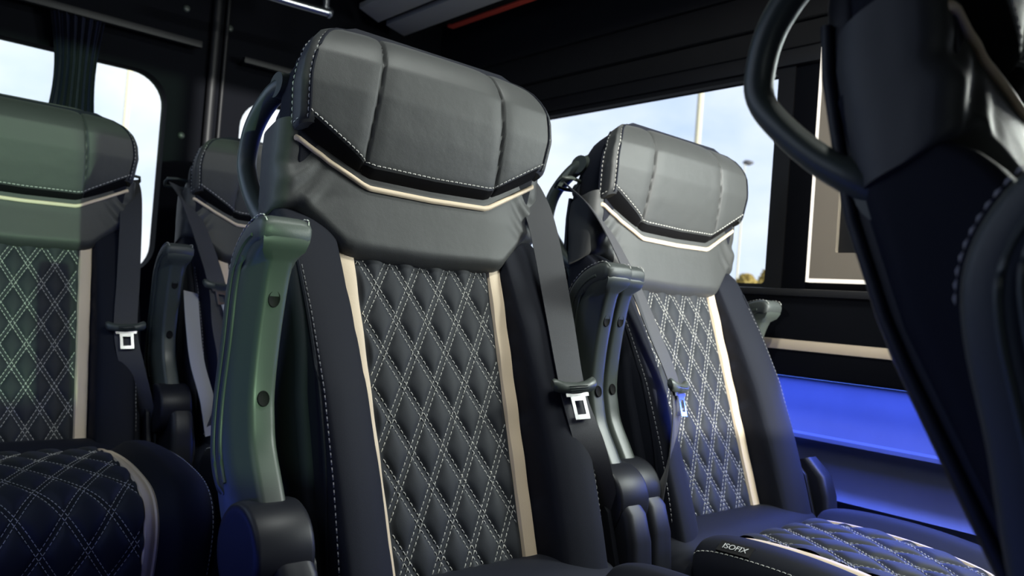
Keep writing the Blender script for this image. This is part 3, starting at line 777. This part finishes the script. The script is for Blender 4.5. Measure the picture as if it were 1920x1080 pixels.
# framed panel on the pillar with its lit outline
r = empty('framed_panel', (XR, .66, Z(.10)), 'taupe framed dark panel with white lit outline on the right pillar', 'wall panel')
y0, y1, z0, z1 = -.075, .205, .004, .500
link('frame', holed(MB(), 'x', -.022, .020, y0, y1, z0, z1, (y0+.055, y1-.055, z0+.055, z1-.055), .004, 2).mesh('frame', M['framebeige'], False, .0), r)
link('inset', MB().box(-.010, -.002, y0+.05, y1-.05, z0+.05, z1-.05).mesh('inset', M['trimblk'], False), r, 'black recessed centre')
mb = MB(); e = .008
for a in ((y0-e, y0, z0-e, z1+e), (y1, y1+e, z0-e, z1+e), (y0, y1, z0-e, z0), (y0, y1, z1, z1+e)): mb.box(-.021, -.003, a[0], a[1], a[2], a[3])
link('light_line', mb.mesh('light_line', M['led'], False), r, 'white lit outline')

# curtain, its rail and the second rail
r = empty('curtain', (.445, YB-.05, Z(.0)), 'dark navy curtain gathered narrow across the left rear window', 'curtain')
mb = MB()
def fc(u, v):
    z = .64 - .68*v; wd = .062 + .0*v - .020*math.sin(min(1, v*2.2)*pi)*.8; x = (u-.5)*2*wd
    f = .012*math.sin(u*2*pi*6.5 + .6*math.sin(v*5)) * (.7+.3*v) + .004*math.sin(u*2*pi*14+v*3)
    return (x + .004*math.sin(v*6), f, z)
mb.grid(fc, 110, 30); mb.grid(lambda u, v: (fc(u, v)[0], fc(u, v)[1] + .002, fc(u, v)[2]), 110, 30)
link('cloth', mb.mesh('cloth', M['curtain']), r)
mb = MB()
for k in range(7): 
    x = -.056 + .0187*k; mb.tube([(x, 0, .655), (x+.003, 0, .648), (x, 0, .64)], .003, 6)
link('hooks', mb.mesh('hooks', M['plastic']), r, kind='stuff')
o = link('curtain_rail', MB().box(.12, .752, YB-.062, YB-.042, Z(.640), Z(.660)).mesh('curtain_rail', M['trimblk'], True, .004))
o['label'] = 'long black curtain rail above the left rear window'; o['category'] = 'curtain rail'
for x in (.15, .45, .735): link('rail_bracket', MB().box(x-.01, x+.01, YB-.05, YB-.0005, Z(.645), Z(.655)).mesh('rail_bracket', M['trimblk'], True, .002), o)
o2 = link('curtain_rail', MB().box(.872, 1.45, YB-.062, YB-.042, Z(.632), Z(.650)).mesh('curtain_rail', M['trimblk'], True, .004))
o2['label'] = 'short black curtain rail above the right rear window, beside the door seal'; o2['category'] = 'curtain rail'
for x in (.89, 1.2): link('rail_bracket', MB().box(x-.01, x+.01, YB-.05, YB-.0005, Z(.636), Z(.646)).mesh('rail_bracket', M['trimblk'], True, .002), o2)
# chrome rail under the ceiling
r = empty('grab_rail', (.99, 2.0, Z(.95)), 'bright chrome grab rail hanging below the ceiling at the rear doors', 'grab rail')
link('bar', MB().tube([(-.35, .0, -.20), (-.1, 0, -.195), (.012, 0, -.19)], .012, 12).mesh('bar', M['chrome']), r)
for x in (0.0, -.165): link('post', MB().tube([(x, 0, -.195), (x, 0, -.1), (x, 0, -.003)], .010, 10).mesh('post', M['chrome']), r)
link('end_cap', MB().tube([(.008, 0, -.19), (.016, 0, -.19), (.020, 0, -.19)], [.0155, .0155, .011], 12).mesh('end_cap', M['chrome']), r)
# unseen fill lamp added on the ceiling to light the headrests from above
r = empty('added_fill_lamp', (.80, .50, Z(.95)), 'unseen fill lamp added flat on the black ceiling in front of the middle seat', 'added fill lamp')
link('housing', MB().box(-.21, .21, -.07, .07, -.016, -.0005).mesh('housing', M['trimblk'], True, .004), r)
link('diffuser', MB().box(-.18, .18, -.05, .05, -.020, -.014).mesh('diffuser', emis('fill_lamp_diffuser', (.95, 1.0, .95), 1.0), True, .002), r)
# slatted ceiling console
r = empty('ceiling_console', (1.38, 1.5, Z(.95)), 'ceiling console of two grey slats and a red strip', 'ceiling console')
def slab(x0, x1, z0, z1, ya, yb, m, nm, lab=None):
    mb = MB(); vs = [(x0, ya, z0), (x1, yb, z0), (x1, -1.6, z0), (x0, -1.6, z0), (x0, ya, z1), (x1, yb, z1), (x1, -1.6, z1), (x0, -1.6, z1)]
    mb.add(vs, [(0, 3, 2, 1), (4, 5, 6, 7), (0, 1, 5, 4), (1, 2, 6, 5), (2, 3, 7, 6), (3, 0, 4, 7)])
    link(nm, mb.mesh(nm, m, True, .003), r, lab)
slab(-.222, -.118, -.102, -.085, .62, .68, M['slat'], 'slat'); slab(-.090, .005, -.102, -.085, .68, .72, M['slat'], 'slat')
slab(.060, .085, -.090, -.080, .56, .56, M['red'], 'strip', 'red strip')
slab(-.20, .09, -.085, -.001, .54, .54, M['liner'], 'housing')

# ------------------------------------------------------------------ outside
link('ground', MB().box(-150, 200, -150, 200, -.95, -.85).mesh('ground', M['ground'], False), kind='structure')
def at(u, v, dist):
    c = Vector(((u-960)/F_PX, -(v-540)/F_PX, -1)); q = cam.matrix_world.to_3x3() @ c
    return Vector((0, 0, CZ)) + q*dist
def lamp_post(u, v, dist, top, rad, label):
    p = at(u, v, dist); r = empty('lamp_post', (p.x, p.y, -.85), label, 'lamp post')
    H = top + .85
    link('pole', MB().tube([(0, 0, 0), (0, 0, H*.5), (0, 0, H)], [rad, rad*.9, rad*.75], 12).mesh('pole', M['pole']), r)
    link('base', MB().tube([(0, 0, 0), (0, 0, .5), (0, 0, .55)], [rad*1.8, rad*1.7, rad], 12).mesh('base', M['pole']), r)
    a = link('arm', MB().tube(catmull([(0, 0, H-.1), (.15, 0, H+.1), (.7, 0, H+.25), (1.3, 0, H+.28)], 5), rad*.5, 8).mesh('arm', M['pole']), r)
    link('lamp_head', MB().loft([[(x, hw*math.cos(t), H+.27+hh*math.sin(t)) for t in [2*pi*k/12 for k in range(12)]] for x, hw, hh in ((1.2, .05, .04), (1.4, .14, .07), (1.75, .13, .06), (1.95, .04, .03))]).mesh('lamp_head', M['lampgrey']), a)
lamp_post(1311, 220, 14, 9.0, .062, 'thick pale yellow lamp post outside the right side window')
lamp_post(240, 180, 15, 9.0, .060, 'pale lamp post outside the curtained rear window')
# small street lamp far off
p = at(1397, 305, 40); r = empty('street_lamp', (p.x, p.y, -.85), 'tiny dark street lamp on a thin mast, far outside the right side window', 'street lamp')
H = p.z + .85
link('mast', MB().tube([(0, 0, 0), (0, 0, H*.6), (0, 0, H)], [.06, .045, .03], 8).mesh('mast', M['rearglass'] if False else M['pole']), r)
dr = (cam.matrix_world.to_3x3() @ Vector((1, 0, 0))); dr.z = 0; dr.normalize()
link('lamp_head', MB().tube([dr*-.12, dr*.0 + Vector((0, 0, .02)), dr*.2, dr*.42 + Vector((0, 0, .03))], [.03, .12, .14, .05], 10).mesh('lamp_head', M['lampgrey']), r).location = (0, 0, H)
# trees beyond the lot
rnd = random.Random(3)
def tree(u, vtop, dist, wpx, label):
    p = at(u, vtop, dist); H = p.z + .85; rad = wpx/F_PX*dist/2
    r = empty('tree', (p.x, p.y, -.85), label, 'tree', 'trees beyond the lot')
    mb = MB().tube([(0, 0, 0), (.05, 0, H*.4), (0, .05, H*.8)], [.16, .12, .04], 8)
    for k in range(5):
        a = k*1.3; mb.tube([(0, 0, H*(.35+.08*k)), (rad*.35*math.cos(a), rad*.35*math.sin(a), H*(.5+.08*k)), (rad*.6*math.cos(a), rad*.6*math.sin(a), H*(.58+.07*k))], [.06, .04, .02], 6)
    link('trunk', mb.mesh('trunk', M['bark']), r)
    mb = MB()
    for k in range(1500):
        th = rnd.uniform(0, 2*pi); f = rnd.random(); rr_ = rad*math.sqrt(max(.05, math.sin(pi*(.12+.86*f))))*rnd.uniform(.55, 1.0); z = H*(.35 + .65*f)
        c = Vector((rr_*math.cos(th), rr_*math.sin(th), z)); a = Vector((rnd.gauss(0, 1), rnd.gauss(0, 1), rnd.gauss(0, 1))).normalized(); b = a.orthogonal().normalized(); c2 = a.cross(b); l_ = rnd.uniform(.10, .2)
        mb.add([c - b*l_, c + c2*l_*.5 + a*.02, c + b*l_, c - c2*l_*.5 + a*.02], [(0, 1, 2, 3)])
    link('crown', mb.mesh('crown', M['leaf'], False), r, kind='stuff')
tree(1400, 516, 38, 60, 'yellowish tree top left of the other two at the foot of the right side window')
tree(1440, 508, 42, 46, 'yellowish tree top nearest the framed pillar panel, outside the right window')
tree(1075, 505, 45, 70, 'yellowish tree seen through the gap between the two front row seats')
